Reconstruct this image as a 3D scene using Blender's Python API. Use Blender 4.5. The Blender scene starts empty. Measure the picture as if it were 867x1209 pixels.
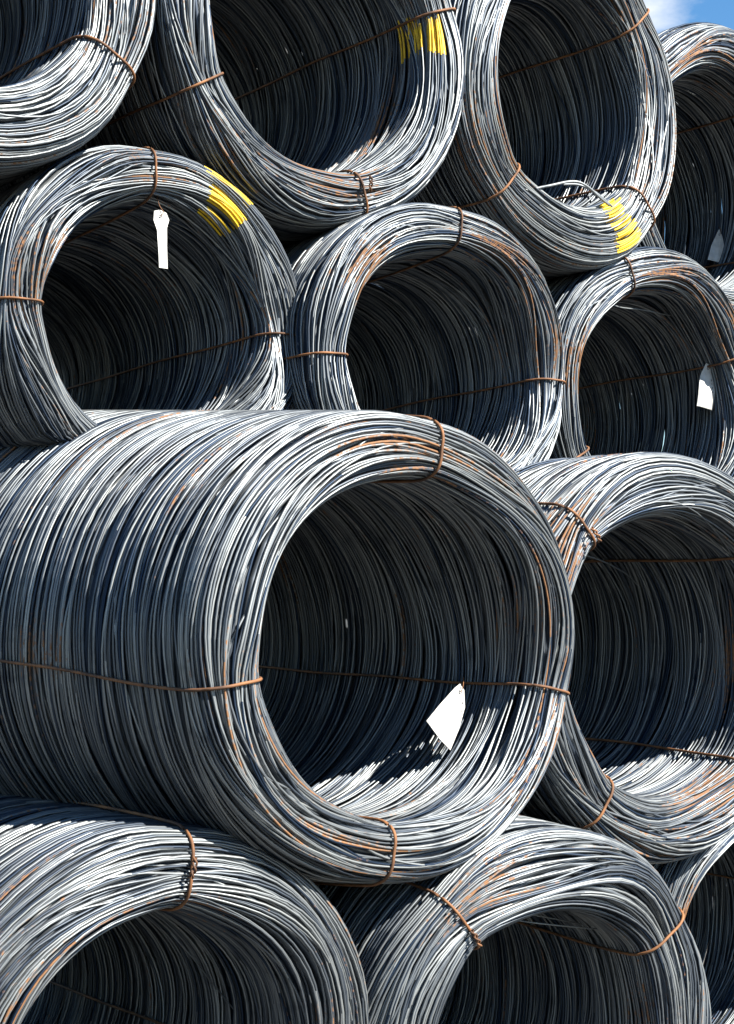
import bpy, math, random
import numpy as np
from mathutils import Vector, Matrix

# ------------------------------------------------------------------ camera, sky, sun, exposure
scene = bpy.context.scene
COL = scene.collection
EYE = 1.92                       # eye height above the yard, metres
cam_data = bpy.data.cameras.new('camera')
cam = bpy.data.objects.new('camera', cam_data)
COL.objects.link(cam)
cam.location = (0, 0, EYE)
cam.rotation_euler = (math.radians(90), 0, 0)
cam_data.sensor_fit = 'HORIZONTAL'
cam_data.sensor_width = 36
cam_data.lens = 1916.0 / 867 * 36
cam_data.shift_y = (720.7 - 604.5) / 867
cam_data.clip_start = 0.05
cam_data.clip_end = 3000
scene.camera = cam

SUN_AZ, SUN_EL = 58.0, 43.0      # azimuth measured from behind the camera towards its right
sun_dir = Vector((math.sin(math.radians(SUN_AZ)) * math.cos(math.radians(SUN_EL)),
                  -math.cos(math.radians(SUN_AZ)) * math.cos(math.radians(SUN_EL)),
                  math.sin(math.radians(SUN_EL))))
sun_data = bpy.data.lights.new('sun', 'SUN')
sun_data.energy = 5.0
sun_data.angle = math.radians(0.5)
sun_data.color = (1.0, 0.94, 0.84)
sun = bpy.data.objects.new('sun', sun_data)
sun.rotation_euler = sun_dir.to_track_quat('Z', 'Y').to_euler()
sun.location = sun_dir * 40
COL.objects.link(sun)

world = bpy.data.worlds.new('World')
scene.world = world
world.use_nodes = True
wn, wl = world.node_tree.nodes, world.node_tree.links
wn.clear()
w_out = wn.new('ShaderNodeOutputWorld')
w_bg = wn.new('ShaderNodeBackground')
w_bg.inputs['Strength'].default_value = 0.05
sky = wn.new('ShaderNodeTexSky')
sky.sky_type = 'NISHITA'
sky.sun_disc = False
sky.sun_elevation = math.radians(SUN_EL)
sky.sun_rotation = math.atan2(sun_dir.x, sun_dir.y)
sky.air_density = 1.0
sky.dust_density = 0.0
sky.ozone_density = 0.6
w_tc = wn.new('ShaderNodeTexCoord')
w_map = wn.new('ShaderNodeMapping')
w_map.inputs['Scale'].default_value = (1.0, 1.0, 2.0)
w_map.inputs['Location'].default_value = (0.56, 0.0, 0.42)
w_noise = wn.new('ShaderNodeTexNoise')
w_noise.inputs['Scale'].default_value = 3.2
w_noise.inputs['Detail'].default_value = 9
w_noise.inputs['Roughness'].default_value = 0.55
w_ramp = wn.new('ShaderNodeValToRGB')
w_ramp.color_ramp.elements[0].position = 0.55
w_ramp.color_ramp.elements[0].color = (0, 0, 0, 1)
w_ramp.color_ramp.elements[1].position = 0.68
w_ramp.color_ramp.elements[1].color = (1, 1, 1, 1)
w_mix = wn.new('ShaderNodeMix')
w_mix.data_type = 'RGBA'
w_mix.inputs['B'].default_value = (7.0, 7.0, 7.0, 1)
wl.new(w_tc.outputs['Generated'], w_map.inputs['Vector'])
wl.new(w_map.outputs['Vector'], w_noise.inputs['Vector'])
wl.new(w_noise.outputs['Fac'], w_ramp.inputs['Fac'])
wl.new(w_ramp.outputs['Color'], w_mix.inputs['Factor'])
w_sat = wn.new('ShaderNodeHueSaturation')
w_sat.inputs['Saturation'].default_value = 1.35
wl.new(sky.outputs['Color'], w_sat.inputs['Color'])
wl.new(w_sat.outputs['Color'], w_mix.inputs['A'])
wl.new(w_mix.outputs['Result'], w_bg.inputs['Color'])
wl.new(w_bg.outputs['Background'], w_out.inputs['Surface'])

vs = scene.view_settings
vs.view_transform = 'Standard'
vs.look = 'None'
vs.exposure = 1.95
vs.gamma = 1.0
vs.use_curve_mapping = False
scene.render.engine = 'CYCLES'
scene.cycles.max_bounces = 2
scene.cycles.diffuse_bounces = 1
scene.cycles.glossy_bounces = 1

# ------------------------------------------------------------------ materials
def principled(name):
    m = bpy.data.materials.new(name)
    m.use_nodes = True
    return m, m.node_tree.nodes, m.node_tree.links, m.node_tree.nodes['Principled BSDF']

def N(nodes, kind, **kw):
    n = nodes.new(kind)
    for k, v in kw.items():
        setattr(n, k, v)
    return n

def mix_rgb(nodes, links, fac, a, b, blend='MIX'):
    n = nodes.new('ShaderNodeMix')
    n.data_type = 'RGBA'
    n.blend_type = blend
    for sock, v in (('Factor', fac), ('A', a), ('B', b)):
        if hasattr(v, 'links'):
            links.new(v, n.inputs[sock])
        elif isinstance(v, (int, float)):
            n.inputs[sock].default_value = v
        else:
            n.inputs[sock].default_value = (*v, 1)
    return n.outputs['Result']

def ramp(nodes, links, src, p0, p1):
    n = nodes.new('ShaderNodeMapRange')
    n.inputs['From Min'].default_value = p0
    n.inputs['From Max'].default_value = p1
    links.new(src, n.inputs['Value'])
    return n.outputs['Result']

def steel_material():
    m, n, l, b = principled('hot_rolled_steel_wire')
    tone = N(n, 'ShaderNodeAttribute', attribute_name='tone')
    rust = N(n, 'ShaderNodeAttribute', attribute_name='rust')
    tc = N(n, 'ShaderNodeTexCoord')
    no = N(n, 'ShaderNodeTexNoise')
    no.inputs['Scale'].default_value = 9
    no.inputs['Detail'].default_value = 5
    no.inputs['Roughness'].default_value = 0.65
    l.new(tc.outputs['Object'], no.inputs['Vector'])
    fine = N(n, 'ShaderNodeTexNoise')
    fine.inputs['Scale'].default_value = 70
    fine.inputs['Detail'].default_value = 4
    l.new(tc.outputs['Object'], fine.inputs['Vector'])
    base = mix_rgb(n, l, tone.outputs['Fac'], (0.011, 0.023, 0.046), (0.25, 0.268, 0.275))
    scale_mask = ramp(n, l, no.outputs['Fac'], 0.54, 0.80)
    base = mix_rgb(n, l, scale_mask, base, (0.035, 0.045, 0.062))
    # rust: field per loop, broken up by fine noise
    add = N(n, 'ShaderNodeMath', operation='ADD')
    l.new(rust.outputs['Fac'], add.inputs[0])
    sub = N(n, 'ShaderNodeMath', operation='MULTIPLY_ADD')
    l.new(fine.outputs['Fac'], sub.inputs[0])
    sub.inputs[1].default_value = 0.9
    sub.inputs[2].default_value = -0.52
    l.new(sub.outputs[0], add.inputs[1])
    rmask = ramp(n, l, add.outputs[0], 0.48, 0.66)
    rcol = mix_rgb(n, l, fine.outputs['Fac'], (0.07, 0.033, 0.016), (0.25, 0.125, 0.055))
    col = mix_rgb(n, l, rmask, base, rcol)
    l.new(col, b.inputs['Base Color'])
    met = N(n, 'ShaderNodeMath', operation='MULTIPLY_ADD')
    l.new(rmask, met.inputs[0])
    met.inputs[1].default_value = -0.6
    met.inputs[2].default_value = 0.7
    l.new(met.outputs[0], b.inputs['Metallic'])
    ro = N(n, 'ShaderNodeMath', operation='MULTIPLY_ADD')
    l.new(rmask, ro.inputs[0])
    ro.inputs[1].default_value = 0.3
    ro.inputs[2].default_value = 0.51
    l.new(ro.outputs[0], b.inputs['Roughness'])
    return m

def noisy_material(name, c0, c1, scale, rough, metallic=0.0, lo=0.35, hi=0.65, bump=0.0):
    m, n, l, b = principled(name)
    tc = N(n, 'ShaderNodeTexCoord')
    no = N(n, 'ShaderNodeTexNoise')
    no.inputs['Scale'].default_value = scale
    no.inputs['Detail'].default_value = 6
    l.new(tc.outputs['Object'], no.inputs['Vector'])
    f = ramp(n, l, no.outputs['Fac'], lo, hi)
    l.new(mix_rgb(n, l, f, c0, c1), b.inputs['Base Color'])
    b.inputs['Roughness'].default_value = rough
    b.inputs['Metallic'].default_value = metallic
    if bump:
        bp = N(n, 'ShaderNodeBump')
        bp.inputs['Strength'].default_value = bump
        bp.inputs['Distance'].default_value = 0.01
        l.new(no.outputs['Fac'], bp.inputs['Height'])
        l.new(bp.outputs['Normal'], b.inputs['Normal'])
    return m

M_STEEL = steel_material()
M_TIE = noisy_material('rusty_binding_wire', (0.05, 0.022, 0.010), (0.20, 0.085, 0.030), 14, 0.75, 0.1)
M_PAINT = noisy_material('yellow_marking_paint', (0.46, 0.28, 0.006), (0.62, 0.41, 0.010), 40, 0.5)
M_TAG = noisy_material('white_plastic_tag', (0.34, 0.335, 0.32), (0.46, 0.46, 0.45), 30, 0.45)
M_INK = noisy_material('tag_print', (0.04, 0.04, 0.05), (0.10, 0.10, 0.12), 60, 0.6)
M_GROUND = noisy_material('yard_gravel', (0.04, 0.038, 0.036), (0.09, 0.086, 0.078), 6, 0.95, 0, 0.3, 0.7, 0.6)

# ------------------------------------------------------------------ mesh helpers
def link(o, parent=None):
    COL.objects.link(o)
    if parent:
        o.parent = parent
    return o

def mesh_np(name, co, quads, mat, attrs=None, tris=None):
    me = bpy.data.meshes.new(name)
    nv, nq = len(co), len(quads)
    nt = 0 if tris is None else len(tris)
    me.vertices.add(nv)
    me.vertices.foreach_set('co', np.ascontiguousarray(co, dtype=np.float32).ravel())
    idx = np.ascontiguousarray(quads, dtype=np.int32).ravel()
    starts = np.arange(nq, dtype=np.int32) * 4
    if nt:
        idx = np.concatenate([idx, np.ascontiguousarray(tris, dtype=np.int32).ravel()])
        starts = np.concatenate([starts, nq * 4 + np.arange(nt, dtype=np.int32) * 3])
    me.loops.add(len(idx))
    me.loops.foreach_set('vertex_index', idx)
    me.polygons.add(nq + nt)
    me.polygons.foreach_set('loop_start', starts)
    me.polygons.foreach_set('use_smooth', np.ones(nq + nt, dtype=bool))
    for k, v in (attrs or {}).items():
        a = me.attributes.new(k, 'FLOAT', 'POINT')
        a.data.foreach_set('value', np.ascontiguousarray(v, dtype=np.float32))
    me.update(calc_edges=True)
    me.validate()
    me.materials.append(mat)
    return me

def tubes(P, radius, sides, closed=True):
    """P: (K,S,3) centre lines -> vertices (K*S*sides,3), quads, optional end caps left open."""
    K, S, _ = P.shape
    if closed:
        T = np.roll(P, -1, 1) - np.roll(P, 1, 1)
    else:
        T = np.gradient(P, axis=1)
    T /= np.linalg.norm(T, axis=2, keepdims=True) + 1e-12
    ref = np.zeros_like(T)
    ref[..., 1] = 1.0
    bad = np.abs(T[..., 1]) > 0.9
    ref[bad] = (0.3, 0, 1.0)
    U = np.cross(T, ref)
    U /= np.linalg.norm(U, axis=2, keepdims=True) + 1e-12
    V = np.cross(T, U)
    a = np.arange(sides) * 2 * math.pi / sides
    rad = np.broadcast_to(np.asarray(radius, dtype=float).reshape(-1, 1, 1, 1), (K, 1, 1, 1))
    co = P[:, :, None, :] + rad * (np.cos(a)[None, None, :, None] * U[:, :, None, :] + np.sin(a)[None, None, :, None] * V[:, :, None, :])
    k = np.arange(K)[:, None, None] * S * sides
    nS = S if closed else S - 1
    i = np.arange(nS)[None, :, None]
    j = np.arange(sides)[None, None, :]
    i2, j2 = (i + 1) % S, (j + 1) % sides
    q = np.stack([k + i * sides + j, k + i * sides + j2, k + i2 * sides + j2, k + i2 * sides + j], -1).reshape(-1, 4)
    return co.reshape(-1, 3), q

# ------------------------------------------------------------------ the winding of a coil
# Coil frame: x right, z up, y runs from the front face (y = 0) into the coil.  R = 1 m radius is scaled at placing.

class Winding:
    def __init__(self, seed, R, L, dens=1.0, segs=64, sides=5, wire=0.0036, cone=0.0, flat=None, spots=(), ties=None, w2=0.145, lean=None):
        g = np.random.default_rng(seed)
        self.R, self.L, self.wire, self.sides = R, L, wire, sides
        self.cone, self.flat = cone, flat
        self.rm = R * (1 - w2)
        self.w2 = R * w2
        self.d = 0.11                      # depth of the rounded rim
        self.lean = lean or {}
        self.cap = 0.30 + 2.0 * (w2 - 0.145)                   # arc length over the rim
        self.th = np.linspace(0, 2 * math.pi, segs, endpoint=False)
        self.ties = np.array([0, 1, 2, 3]) * math.pi / 2 + g.normal(0, 0.05, 4)
        if ties:
            self.ties = np.radians(np.array(ties, dtype=float))
        self.ph = g.uniform(0, 2 * math.pi, 6)
        body = L - self.d
        rows = []          # s, base depth, depth swing, ds amplitude, layer
        def add(lo, hi, pitch, dep, swing, amp, layer):
            n = int((hi - lo) / pitch * dens)
            s = lo + (np.arange(n) + g.uniform(-0.6, 0.6, n) + 0.5) * (hi - lo) / n
            for v in s:
                rows.append((v, g.uniform(*dep), abs(g.normal(0, swing)), amp, layer))
        c = self.cap / 2
        add(c, c + body, 0.0112, (0, 0.006), 0.009, 0.006, 0)
        add(c, c + body, 0.0125, (0.009, 0.022), 0.011, 0.008, 1)
        add(-c - body, -c, 0.0105, (0, 0.006), 0.008, 0.005, 0)
        add(-c - body, -c, 0.0165, (0.008, 0.02), 0.010, 0.008, 1)
        add(-c, c, 0.0080, (0, 0.005), 0.005, 0.009, 3)
        add(-c, c, 0.0080, (0.008, 0.018), 0.008, 0.011, 4)
        rows = np.array(rows)
        K = len(rows)
        th = self.th[None, :]
        s0, dep, swing, amp, self.layer = rows.T
        u = lambda: g.uniform(0, 2 * math.pi, (K, 1))
        cross = (g.random(K) < 0.12) * g.uniform(1.5, 4.0, K) + 1.0
        A = (amp * cross)[:, None]
        s = s0[:, None] + A * g.normal(0, 1, (K, 1)) * np.cos(th + u()) + 0.6 * A * g.normal(0, 1, (K, 1)) * np.cos(2 * th + u()) \
            + 0.35 * A * g.normal(0, 1, (K, 1)) * np.cos(3 * th + u()) + 0.12 * A * np.cos(5 * th + u())
        # bundles move together: a coherent field over (s, angle)
        for i in range(7):
            m, k = g.integers(1, 5), g.uniform(4, 38) * g.choice((-1, 1))
            a = g.uniform(0.003, 0.007)
            boost = 1 + 1.2 * np.exp(-(s0[:, None] / 0.22) ** 2)
            s = s + a * boost * np.cos(m * th + k * s0[:, None] + g.uniform(0, 6.28))
        self.s = s
        self.dl = np.maximum(0, dep[:, None] + swing[:, None] * np.cos(th * g.integers(1, 3, (K, 1)) + u())
                             + 0.4 * swing[:, None] * np.cos(3 * th + u()))
        self.tone = np.clip(g.normal(0.52, 0.32, K), 0, 1)
        # rust patches: streaks along bundles, mostly round the rim
        ru = np.zeros_like(s)
        for i in range(9):
            m, k = g.integers(1, 6), g.uniform(3, 16) * g.choice((-1, 1))
            ru += np.cos(m * th + k * s0[:, None] + g.uniform(0, 6.28)) / 9
        ru = 0.12 + 0.55 * ru + g.normal(0, 0.15, (K, 1)) + 0.16 * np.exp(-(s0[:, None] / 0.3) ** 2)
        ru = ru + 0.10 * g.normal(0, 1, (K, 1)) * np.cos(2 * th + u())
        for t, tw, sm, sw, amp in spots:
            dt = (th - t + math.pi) % (2 * math.pi) - math.pi
            ru = ru + amp * np.exp(-(dt / tw) ** 2 - ((s0[:, None] - sm) / sw) ** 2) * g.uniform(0.4, 1.3, (K, 1))
        self.rust = np.clip(ru, 0, 1)

    def place(self, s, dl, th):
        """profile coordinate, depth below the surface, angle -> points"""
        c = self.cap / 2
        beta = np.clip(s / c, -1, 1) * math.pi / 2
        sb, cb = np.sin(beta), np.cos(beta)
        w2, d = self.w2 - dl, self.d
        r = w2 * np.sign(sb) * np.abs(sb) ** 0.85
        y = dl * np.abs(cb) + d * (1 - np.abs(cb) ** 0.85) + np.maximum(0, np.abs(s) - c)
        y = np.minimum(y, self.L - 0.004 * (1 + np.abs(np.sin(7 * s))))
        back = np.clip((y - (self.L - d)) / d, 0, 1)
        r = r * np.sqrt(np.maximum(0.02, 1 - back ** 2))
        g = sum(np.exp(-(((th - t + math.pi) % (2 * math.pi) - math.pi) / 0.20) ** 2) for t in self.ties)
        near = np.exp(-np.maximum(0, y - 0.05) / 0.25)
        r = r * (1 - 0.14 * g * near) 
        y = y + 0.020 * g * near * (1 - np.abs(sb)) + 0.012 * np.cos(2 * th + self.ph[0]) * near + 0.006 * np.cos(3 * th + self.ph[1]) * near
        rr = self.rm * (1 + 0.012 * np.cos(2 * th + self.ph[2] + 1.2 * y) + 0.007 * np.cos(3 * th + self.ph[3] - 0.8 * y)
                        + 0.004 * np.cos(5 * th + self.ph[4] + 2 * y)) + r
        rr = rr + self.cone * y
        X, Z = rr * np.cos(th), rr * np.sin(th)
        if self.flat:                       # the coil has settled flat on what it lies on
            h, k = self.flat
            Z = np.where(Z < -h, -h + (Z + h) * k, Z)
        return np.stack([X, y, Z], -1)

    def points(self, rows=slice(None)):
        s = self.s[rows]
        th = np.broadcast_to(self.th[None, :], s.shape)
        return self.place(s, self.dl[rows], th)

    def mesh(self, rows, name, with_core=False):
        P = self.points(rows)
        K, S, _ = P.shape
        co, q = tubes(P, self.wire, self.sides)
        rep = lambda a: np.repeat(np.broadcast_to(a, (K, S)).reshape(-1), self.sides)
        tone, rust = rep(self.tone[rows][:, None]), rep(self.rust[rows])
        if with_core:                       # buried turns between the skins, added thick and dense to block light leaks
            g = np.random.default_rng(int(self.L * 1000) + K)
            c, body = self.cap / 2, self.L - self.d
            parts = []
            for lo, hi, pitch, d0, d1 in ((c - 0.10, c + body, 0.0105, 0.022, 0.045), (-c - body, -c + 0.1, 0.0115, 0.022, 0.045),
                                          (-c, c, 0.011, 0.018, 0.045)):
                n = int((hi - lo) / pitch)
                th = np.linspace(0, 2 * math.pi, 36, endpoint=False)[None, :]
                u = lambda: g.uniform(0, 6.28, (n, 1))
                ss = np.linspace(lo, hi, n)[:, None] + 0.004 * np.cos(th + u()) + 0.003 * np.cos(2 * th + u())
                dd = g.uniform(d0, d1, (n, 1)) + 0.006 * np.cos(th + u())
                parts.append(self.place(ss, dd, np.broadcast_to(th, ss.shape)))
            PC = np.concatenate(parts)
            co2, q2 = tubes(PC, 0.0098, 4)
            q = np.concatenate([q, q2 + len(co)])
            co = np.concatenate([co, co2])
            tone = np.concatenate([tone, np.repeat(g.uniform(0.0, 0.6, len(PC)), 36 * 4)])
            rust = np.concatenate([rust, np.zeros(len(co2))])
        return mesh_np(name, co, q, M_STEEL, {'tone': tone, 'rust': rust})

    def build(self, loops=24):
        """one joined mesh for the mass of the winding + some of the topmost rim loops on their own"""
        cand = np.where(self.layer == 3)[0][::1]
        self.front = cand[:loops]
        rest = np.setdiff1d(np.arange(len(self.s)), self.front)
        self.winding_mesh = self.mesh(rest, 'wire_winding', True)
        self.loop_meshes = [self.mesh(np.array([i]), 'wire_loop') for i in self.front]
        self.tie_meshes = [self.tie(t, k) for k, t in enumerate(self.ties)]

    def tie(self, t, k):
        g = np.random.default_rng(int(self.R * 1e4) + k)
        c, body = self.cap / 2, self.L - self.d
        s = np.concatenate([np.linspace(-c - body, -c, 40, endpoint=False), np.linspace(-c, c, 26), np.linspace(c, c + body, 40)[1:]])
        ph = g.uniform(0, 6.28, 3)
        off = self.lean.get(k, 0) * np.maximum(0, s - c) + 0.010 * np.cos(s * 3.1 + ph[0]) + 0.006 * np.cos(s * 9 + ph[1])
        P = self.place(s, np.full_like(s, -0.0075), t + off)
        co, q = tubes(P[None], 0.0043, 7, closed=True)
        return mesh_np('binding_wire', co, q, M_TIE)

    def paint(self, t0, t1, s0, s1, seed):
        """short lengths of painted wire: same centre lines, a coat thicker"""
        g = np.random.default_rng(seed)
        V, Q, base = [], [], 0
        mid = ((t0 + t1) / 2) % (2 * math.pi)
        j = int(round(mid / (2 * math.pi) * len(self.th))) % len(self.th)
        for i in range(len(self.s)):
            if not (s0 < self.s[i, j] < s1) or self.dl[i, j] > 0.024:
                continue
            slope = (self.s[i, (j + 1) % len(self.th)] - self.s[i, j - 1]) / (2 * self.th[1])
            if abs(slope) > 0.07:
                continue
            a = t0 + g.normal(0, 0.012) + 0.02 * math.sin(35 * self.s[i, j])
            b = t1 + g.normal(0, 0.02) + 0.03 * math.sin(25 * self.s[i, j])
            th = np.linspace(a, b, 14)
            per = np.concatenate([self.th, [2 * math.pi]])
            s = np.interp(th % (2 * math.pi), per, np.append(self.s[i], self.s[i, 0]))
            dl = np.interp(th % (2 * math.pi), per, np.append(self.dl[i], self.dl[i, 0]))
            co, q = tubes(self.place(s, dl, th)[None], self.wire + 0.0005, 6, closed=False)
            V.append(co); Q.append(q + base); base += len(co)
        return mesh_np('paint_mark', np.concatenate(V), np.concatenate(Q), M_PAINT)

# ------------------------------------------------------------------ ground
def make_ground():
    n = 60
    xs = np.linspace(-1, 1, n)
    xs = np.sign(xs) * np.abs(xs) ** 3 * 900
    X, Y = np.meshgrid(xs, xs + 6)
    g = np.random.default_rng(5)
    Z = g.normal(0, 0.012, X.shape) - 0.03
    co = np.stack([X, Y, Z], -1).reshape(-1, 3)
    i = np.arange(n - 1)[:, None] * n + np.arange(n - 1)[None, :]
    q = np.stack([i, i + 1, i + n + 1, i + n], -1).reshape(-1, 4)
    o = link(bpy.data.objects.new('ground', mesh_np('ground', co, q, M_GROUND)))
    o['kind'] = 'structure'
make_ground()

# ------------------------------------------------------------------ coils
HERO = Winding(11, 0.646, 2.15, dens=1.12, segs=90, sides=4, cone=0.065, ties=(-13, 84, 188, 262), lean={2: -0.12},
               spots=((math.radians(182), 0.04, 0.6, 0.5, 0.45), (math.radians(205), 0.2, -0.05, 0.08, 0.15), (math.radians(45), 0.35, 0.10, 0.05, 0.4)))
VARS = [Winding(21 + 7 * i, 0.62, 1.75, dens=1.05, segs=62, sides=4, w2=(0.155, 0.18, 0.185, 0.15, 0.165)[i],
                ties=(0, 90, 188, 268) if i == 0 else None, flat=(0.45, 0.25) if i == 4 else None,
                spots=((math.radians(140), 0.30, -0.05, 0.10, 0.6), (math.radians(15), 0.2, 0.05, 0.1, 0.3)) if i == 3 else ()) for i in range(5)]
for w in [HERO] + VARS:
    w.build()

GROUP = 'wire coils stacked in the yard'
def coil(x, y, z, R, yaw, pitch, w, spin, label, length=None, squash=1.0):
    """root empty under the front face's centre line; children carry the mass, single rim loops and binding wires"""
    root = link(bpy.data.objects.new('wire_coil', None))
    root.empty_display_size = 0.2
    root.location = (x, y, EYE + z)
    root.rotation_euler = (math.radians(-pitch), 0, math.radians(yaw))
    root['label'] = label
    root['category'] = 'wire coil'
    root['group'] = GROUP
    k = R / w.R
    ky = (length / w.L) if length else 1.0
    M = Matrix.Diagonal((k * squash, ky, k, 1)) @ Matrix.Rotation(math.radians(-spin), 4, 'Y')
    def child(name, me):
        o = link(bpy.data.objects.new(name, me), root)
        o.matrix_local = M
        return o
    child('wire_winding', w.winding_mesh)['kind'] = 'stuff'
    for me in w.loop_meshes:
        child('wire_loop', me)
    for me in w.tie_meshes:
        child('binding_wire', me)
    root_info = dict(root=root, M=M, w=w, spin=spin, k=k)
    return root_info

def paint(c, a0, a1, s0, s1, seed):
    """angles as seen on the coil's face, degrees anticlockwise from the right"""
    w = c['w']
    me = w.paint(math.radians(a0 - c['spin']), math.radians(a1 - c['spin']), s0, s1, seed)
    o = link(bpy.data.objects.new('paint_mark', me), c['root'])
    o.matrix_local = c['M']
    o['label'] = 'yellow paint brushed across the wires'
    o['kind'] = 'stuff'

V = VARS
E_ = coil(0.144, 4.377, -0.110, 0.650, 43.0, -1.0, HERO, 0, 'largest coil in the middle, its long body showing at left', squash=1.085)
F_ = coil(1.038, 5.315, -0.156, 0.685, 34.5, -0.8, V[0], 45, 'coil right of the largest one, cut off by the right edge')
G_ = coil(-0.466, 3.973, -1.163, 0.641, 36.3, 1.0, V[1], -6, 'coil in the bottom left corner, its opening half cut off below', length=2.2)
H_ = coil(0.565, 4.668, -1.278, 0.643, 31.8, -1.2, V[2], 38, 'coil in the bottom row under the right side of the largest coil')
I_ = coil(1.472, 5.850, -1.237, 0.621, 35.4, 0, V[3], 20, 'coil in the bottom right corner, only its left rim showing')
A_ = coil(-0.618, 4.965, 0.898, 0.550, 35.8, 1.1, V[4], -2, 'coil above the largest one at left, yellow paint and a hanging tag at its top', length=2.0)
B_ = coil(0.294, 5.429, 0.827, 0.562, 35.9, 1.9, V[3], -2, 'middle coil of the second row from the top with a rusty upper left rim')
D_ = coil(1.186, 6.384, 0.830, 0.609, 35.7, 0.7, V[3], 25, 'right coil of the second row from the top, white tag in its opening')
C1 = coil(-1.119, 4.560, 1.913, 0.644, 36.3, 0, V[1], 62, 'coil cut off by the top left corner')
C2 = coil(-0.125, 5.302, 1.897, 0.623, 36.8, -0.2, V[0], 20, 'coil at top middle with yellow paint inside its right rim')
C3 = coil(0.807, 6.056, 1.945, 0.649, 42.4, 0.8, V[1], 47, 'coil at top right with yellow paint on its lower rim')
C4 = coil(1.607, 7.166, 1.913, 0.678, 35.5, -0.5, V[3], 52, 'farthest coil, under the patch of sky at top right')

paint(A_, 50, 68, -0.13, 0.10, 1)
paint(C2, 4, 19, -0.24, -0.02, 2)
paint(C3, -72, -58, -0.16, 0.08, 3)

# ------------------------------------------------------------------ loose strands and tie twists (parts of their coils)
def smooth_path(pts, n=40):
    P = np.array(pts, dtype=float)
    t = np.linspace(0, len(P) - 1, n)
    out = []
    Q = np.vstack([2 * P[0] - P[1], P, 2 * P[-1] - P[-2]])
    for v in t:
        i = min(int(v), len(P) - 2)
        f = v - i
        p0, p1, p2, p3 = Q[i], Q[i + 1], Q[i + 2], Q[i + 3]
        out.append(0.5 * (2 * p1 + (p2 - p0) * f + (2 * p0 - 5 * p1 + 4 * p2 - p3) * f * f + (3 * p1 - p0 - 3 * p2 + p3) * f ** 3))
    return np.array(out)

def strand(c, name, pts, radius, mat, tone=0.8, n=40):
    P = smooth_path(pts, n)
    co, q = tubes(P[None], radius, 6, closed=False)
    me = mesh_np(name, co, q, mat, {'tone': np.full(len(co), tone), 'rust': np.full(len(co), 0.25)})
    return link(bpy.data.objects.new(name, me), c['root'])

strand(C3, 'loose_strand', [(-0.42, 0.10, -0.38), (-0.309, 0.05, -0.420), (-0.171, 0.04, -0.385), (-0.037, 0.03, -0.345), (0.035, 0.02, -0.350), (0.138, 0.02, -0.390), (0.289, 0.03, -0.43)], 0.0050, M_STEEL)
strand(C3, 'loose_strand', [(-0.05, 0.06, -0.352), (0.030, 0.05, -0.342), (0.100, 0.03, -0.362), (0.19, 0.02, -0.405), (0.30, 0.03, -0.45)], 0.0046, M_STEEL, 0.6)
strand(H_, 'loose_strand', [(-0.30, 0.08, 0.435), (-0.205, 0.10, 0.401), (-0.114, 0.12, 0.381), (0.025, 0.14, 0.349), (0.317, 0.2, 0.289)], 0.0024, M_STEEL, 0.9)
strand(H_, 'loose_strand', [(-0.30, 0.08, 0.45), (-0.25, 0.10, 0.435), (-0.10, 0.14, 0.399), (0.137, 0.2, 0.339), (0.394, 0.3, 0.265)], 0.0024, M_STEEL, 0.7)
strand(D_, 'loose_strand', [(-0.26, 0.06, 0.36), (-0.169, 0.08, 0.357), (-0.012, 0.12, 0.371), (0.195, 0.18, 0.382), (0.401, 0.25, 0.408)], 0.0026, M_STEEL, 0.8)
strand(F_, 'loose_strand', [(-0.36, 0.12, 0.34), (-0.26, 0.2, 0.336), (-0.073, 0.3, 0.315), (0.121, 0.4, 0.278), (0.219, 0.45, 0.243)], 0.0026, M_STEEL, 0.6)
strand(G_, 'loose_strand', [(0.10, 0.2, 0.33), (0.186, 0.25, 0.256), (0.31, 0.35, 0.151), (0.479, 0.45, -0.006)], 0.0022, M_STEEL, 0.6)

def twist(c, k, r, y, seed):
    """twisted tail where a binding wire was pulled tight"""
    g = random.Random(seed)
    a = math.radians(c['spin']) + float(c['w'].ties[k])
    base = np.array([r * math.cos(a), y, r * math.sin(a)])
    er = np.array([math.cos(a), 0, math.sin(a)])
    et = np.array([-math.sin(a), 0, math.cos(a)])
    ey = np.array([0, -1.0, 0])
    for ph in (0, math.pi):
        pts = []
        for i in range(15):
            f = i / 14
            pts.append(base + ey * (0.010 + 0.012 * math.sin(f * 2.5)) - er * 0.05 * f + et * 0.012 * f
                       + 0.0045 * (et * math.cos(9 * f + ph) + ey * math.sin(9 * f + ph)))
        strand(c, 'tie_twist', pts, 0.0032, M_TIE, 0.5, 36)
twist(H_, 1, 0.515, 0.005, 1)
twist(F_, 1, 0.585, 0.005, 2)
twist(G_, 1, 0.555, 0.005, 3)
twist(C2, 3, 0.53, 0.005, 4)

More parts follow.
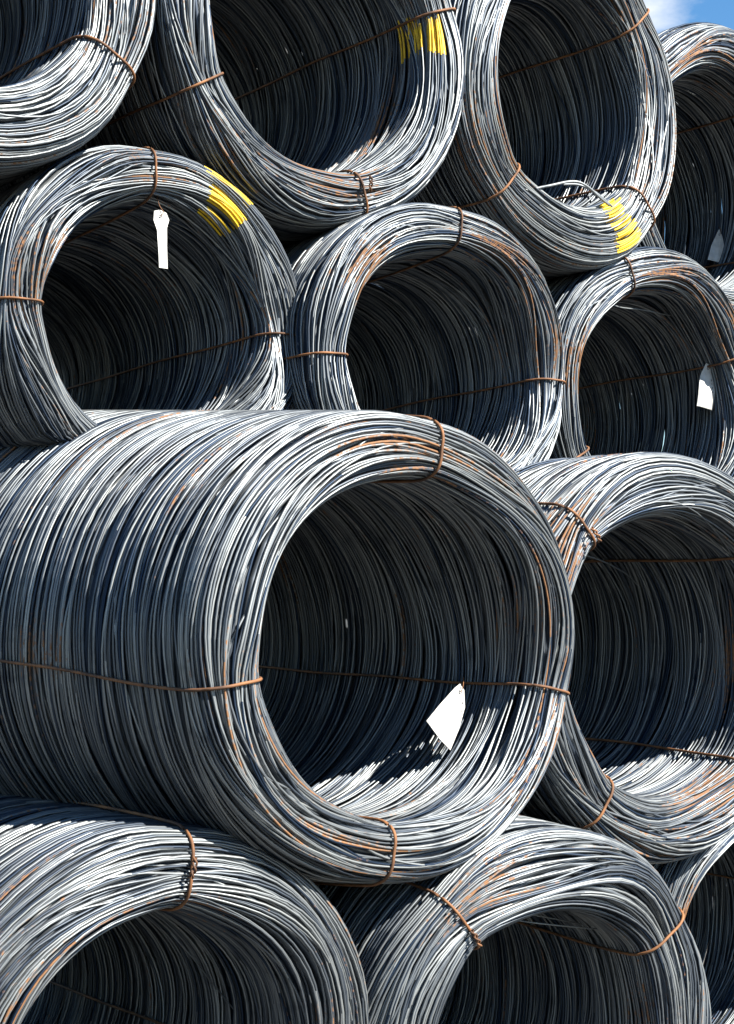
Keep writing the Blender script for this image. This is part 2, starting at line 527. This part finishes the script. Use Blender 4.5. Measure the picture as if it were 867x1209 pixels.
# ------------------------------------------------------------------ identification tags
def tag(loc, yaw, outline, label, hole, bend=0.0, tilt=0.0, prints=(), wire=None):
    t = 0.0012
    n = len(outline)
    O = np.array(outline, dtype=float)
    # finer rim with softened corners
    R_ = []
    for i in range(n):
        a, b, c = O[i - 1], O[i], O[(i + 1) % n]
        for f in (0.25, 0.0):
            R_.append(b + (a - b) * f * 0.6)
        R_.append(b + (c - b) * 0.15)
    R_ = np.array(R_)
    m = len(R_)
    cen = R_.mean(0)
    rings = [cen + (R_ - cen) * f for f in (0.12, 0.45, 0.75, 1.0)]
    yb = lambda P: bend * (P[:, 0] - 0.2 * P[:, 1]) ** 2 * 8 + bend * 0.01 * np.sin(P[:, 1] * 30)
    co, quads, tris = [], [], []
    for side in (-1, 1):
        for P in rings:
            co.append(np.stack([P[:, 0], yb(P) + side * t, P[:, 1]], -1))
        P = cen[None]
        co.append(np.array([[cen[0], yb(P)[0] + side * t, cen[1]]]))
    per = 4 * m + 1
    for sidx in range(2):
        o = sidx * per
        for k in range(3):
            for i in range(m):
                j = (i + 1) % m
                f = [o + k * m + i, o + (k + 1) * m + i, o + (k + 1) * m + j, o + k * m + j]
                quads.append(f if sidx else f[::-1])
        for i in range(m):
            f = [o + 4 * m, o + i, o + (i + 1) % m]
            tris.append(f if sidx else f[::-1])
    for i in range(m):
        j = (i + 1) % m
        quads.append([3 * m + i, 3 * m + j, per + 3 * m + j, per + 3 * m + i])
    me = mesh_np('coil_tag', np.concatenate(co), quads, M_TAG, None, tris)
    for p in me.polygons:
        p.use_smooth = False
    o = link(bpy.data.objects.new('coil_tag', me))
    o.location = loc
    o.rotation_euler = (math.radians(tilt), 0, math.radians(yaw))
    o['label'] = label
    o['category'] = 'tag'
    o['group'] = 'tags on the coils'
    # eyelet: a small ring with a dark opening
    a = np.linspace(0, 2 * math.pi, 16, endpoint=False)
    hp = np.array(hole)
    yh = float(yb(hp[None])[0])
    E = np.stack([hp[0] + 0.0045 * np.cos(a), np.full(16, yh - 0.0016), hp[1] + 0.0045 * np.sin(a)], -1)
    co, q = tubes(E[None], 0.0012, 5)
    link(bpy.data.objects.new('eyelet', mesh_np('eyelet', co, q, M_INK)), o)
    for k, (u, v, w, h) in enumerate(prints):
        y0 = float(yb(np.array([[u, v]]))[0]) - t - 0.0006
        co = [(u - w, y0, v - h), (u + w, y0, v - h), (u + w, y0, v + h), (u - w, y0, v + h)]
        co += [(x, y + 0.0008, z) for x, y, z in co]
        q = [(0, 1, 2, 3), (7, 6, 5, 4), (0, 4, 5, 1), (1, 5, 6, 2), (2, 6, 7, 3), (3, 7, 4, 0)]
        link(bpy.data.objects.new('printed_mark', mesh_np('printed_mark', np.array(co), q, M_INK)), o)
    if wire:
        P = smooth_path(wire, 24)
        co, q = tubes(P[None], 0.0013, 5, closed=False)
        link(bpy.data.objects.new('hanging_wire', mesh_np('hanging_wire', co, q, M_TIE)), o)
    return o

tag((0.252, 4.85, 1.615), 22, [(0.0188, 0.074), (-0.0358, 0.0233), (-0.0795, -0.0222), (-0.0467, -0.0779), (-0.014, -0.1133), (0.0188, -0.0526), (0.0488, 0.0158), (0.0516, 0.0664), (0.0379, 0.0866)],
    'white four-cornered tag leaning inside the largest coil', (0.036, 0.060), 0.25, -12,
    [(0.0405, 0.028, 0.002, 0.003), (0.0375, 0.016, 0.0015, 0.004), (0.034, 0.004, 0.002, 0.0025)],
    [(0.036, -0.004, 0.060), (0.043, -0.008, 0.078), (0.050, 0.0, 0.098), (0.054, 0.01, 0.108)])
tag((1.412, 6.72, 2.857), 25, [(-0.0271, 0.0368), (-0.0464, -0.0298), (-0.058, -0.0929), (0.0232, -0.107), (0.0387, -0.0228), (0.0426, 0.0438), (0.0271, 0.0824), (0.0, 0.0894)],
    'white tapered tag inside the right coil of the second row from the top', (0.010, 0.068), 0.7, -5,
    [(0.022, 0.018, 0.002, 0.004), (0.0215, 0.002, 0.0015, 0.004), (0.020, -0.016, 0.002, 0.005), (0.019, -0.034, 0.0016, 0.004)],
    [(0.010, -0.004, 0.068), (0.014, -0.008, 0.09), (0.03, 0.0, 0.12), (0.04, 0.012, 0.145)])
tag((1.678, 7.749, 3.654), 25, [(-0.0352, 0.0083), (-0.065, -0.0649), (-0.0097, -0.0765), (0.0158, -0.0303), (0.0413, 0.016), (0.037, 0.0545), (0.0158, 0.093)],
    'pale pointed tag in the farthest coil below the patch of sky', (0.016, 0.066), 0.5, -8, (),
    [(0.016, -0.004, 0.066), (0.018, -0.008, 0.085), (0.02, 0.0, 0.10), (0.022, 0.012, 0.108)])
tag((-0.636, 5.03, 3.092), 30, [(-0.0248, 0.0377), (-0.0157, 0.0062), (-0.0157, -0.041), (-0.0127, -0.1119), (0.0176, -0.1119), (0.0146, -0.041), (0.0176, 0.0167), (0.0267, 0.043), (0.0176, 0.064), (-0.0036, 0.0718), (-0.0218, 0.0666)],
    'narrow white tag dangling from the top of the yellow-marked coil at left', (-0.003, 0.050), 0.3, -4, (),
    [(-0.003, -0.003, 0.050), (0.004, -0.006, 0.064), (-0.006, 0.0, 0.085), (-0.010, 0.01, 0.125)])
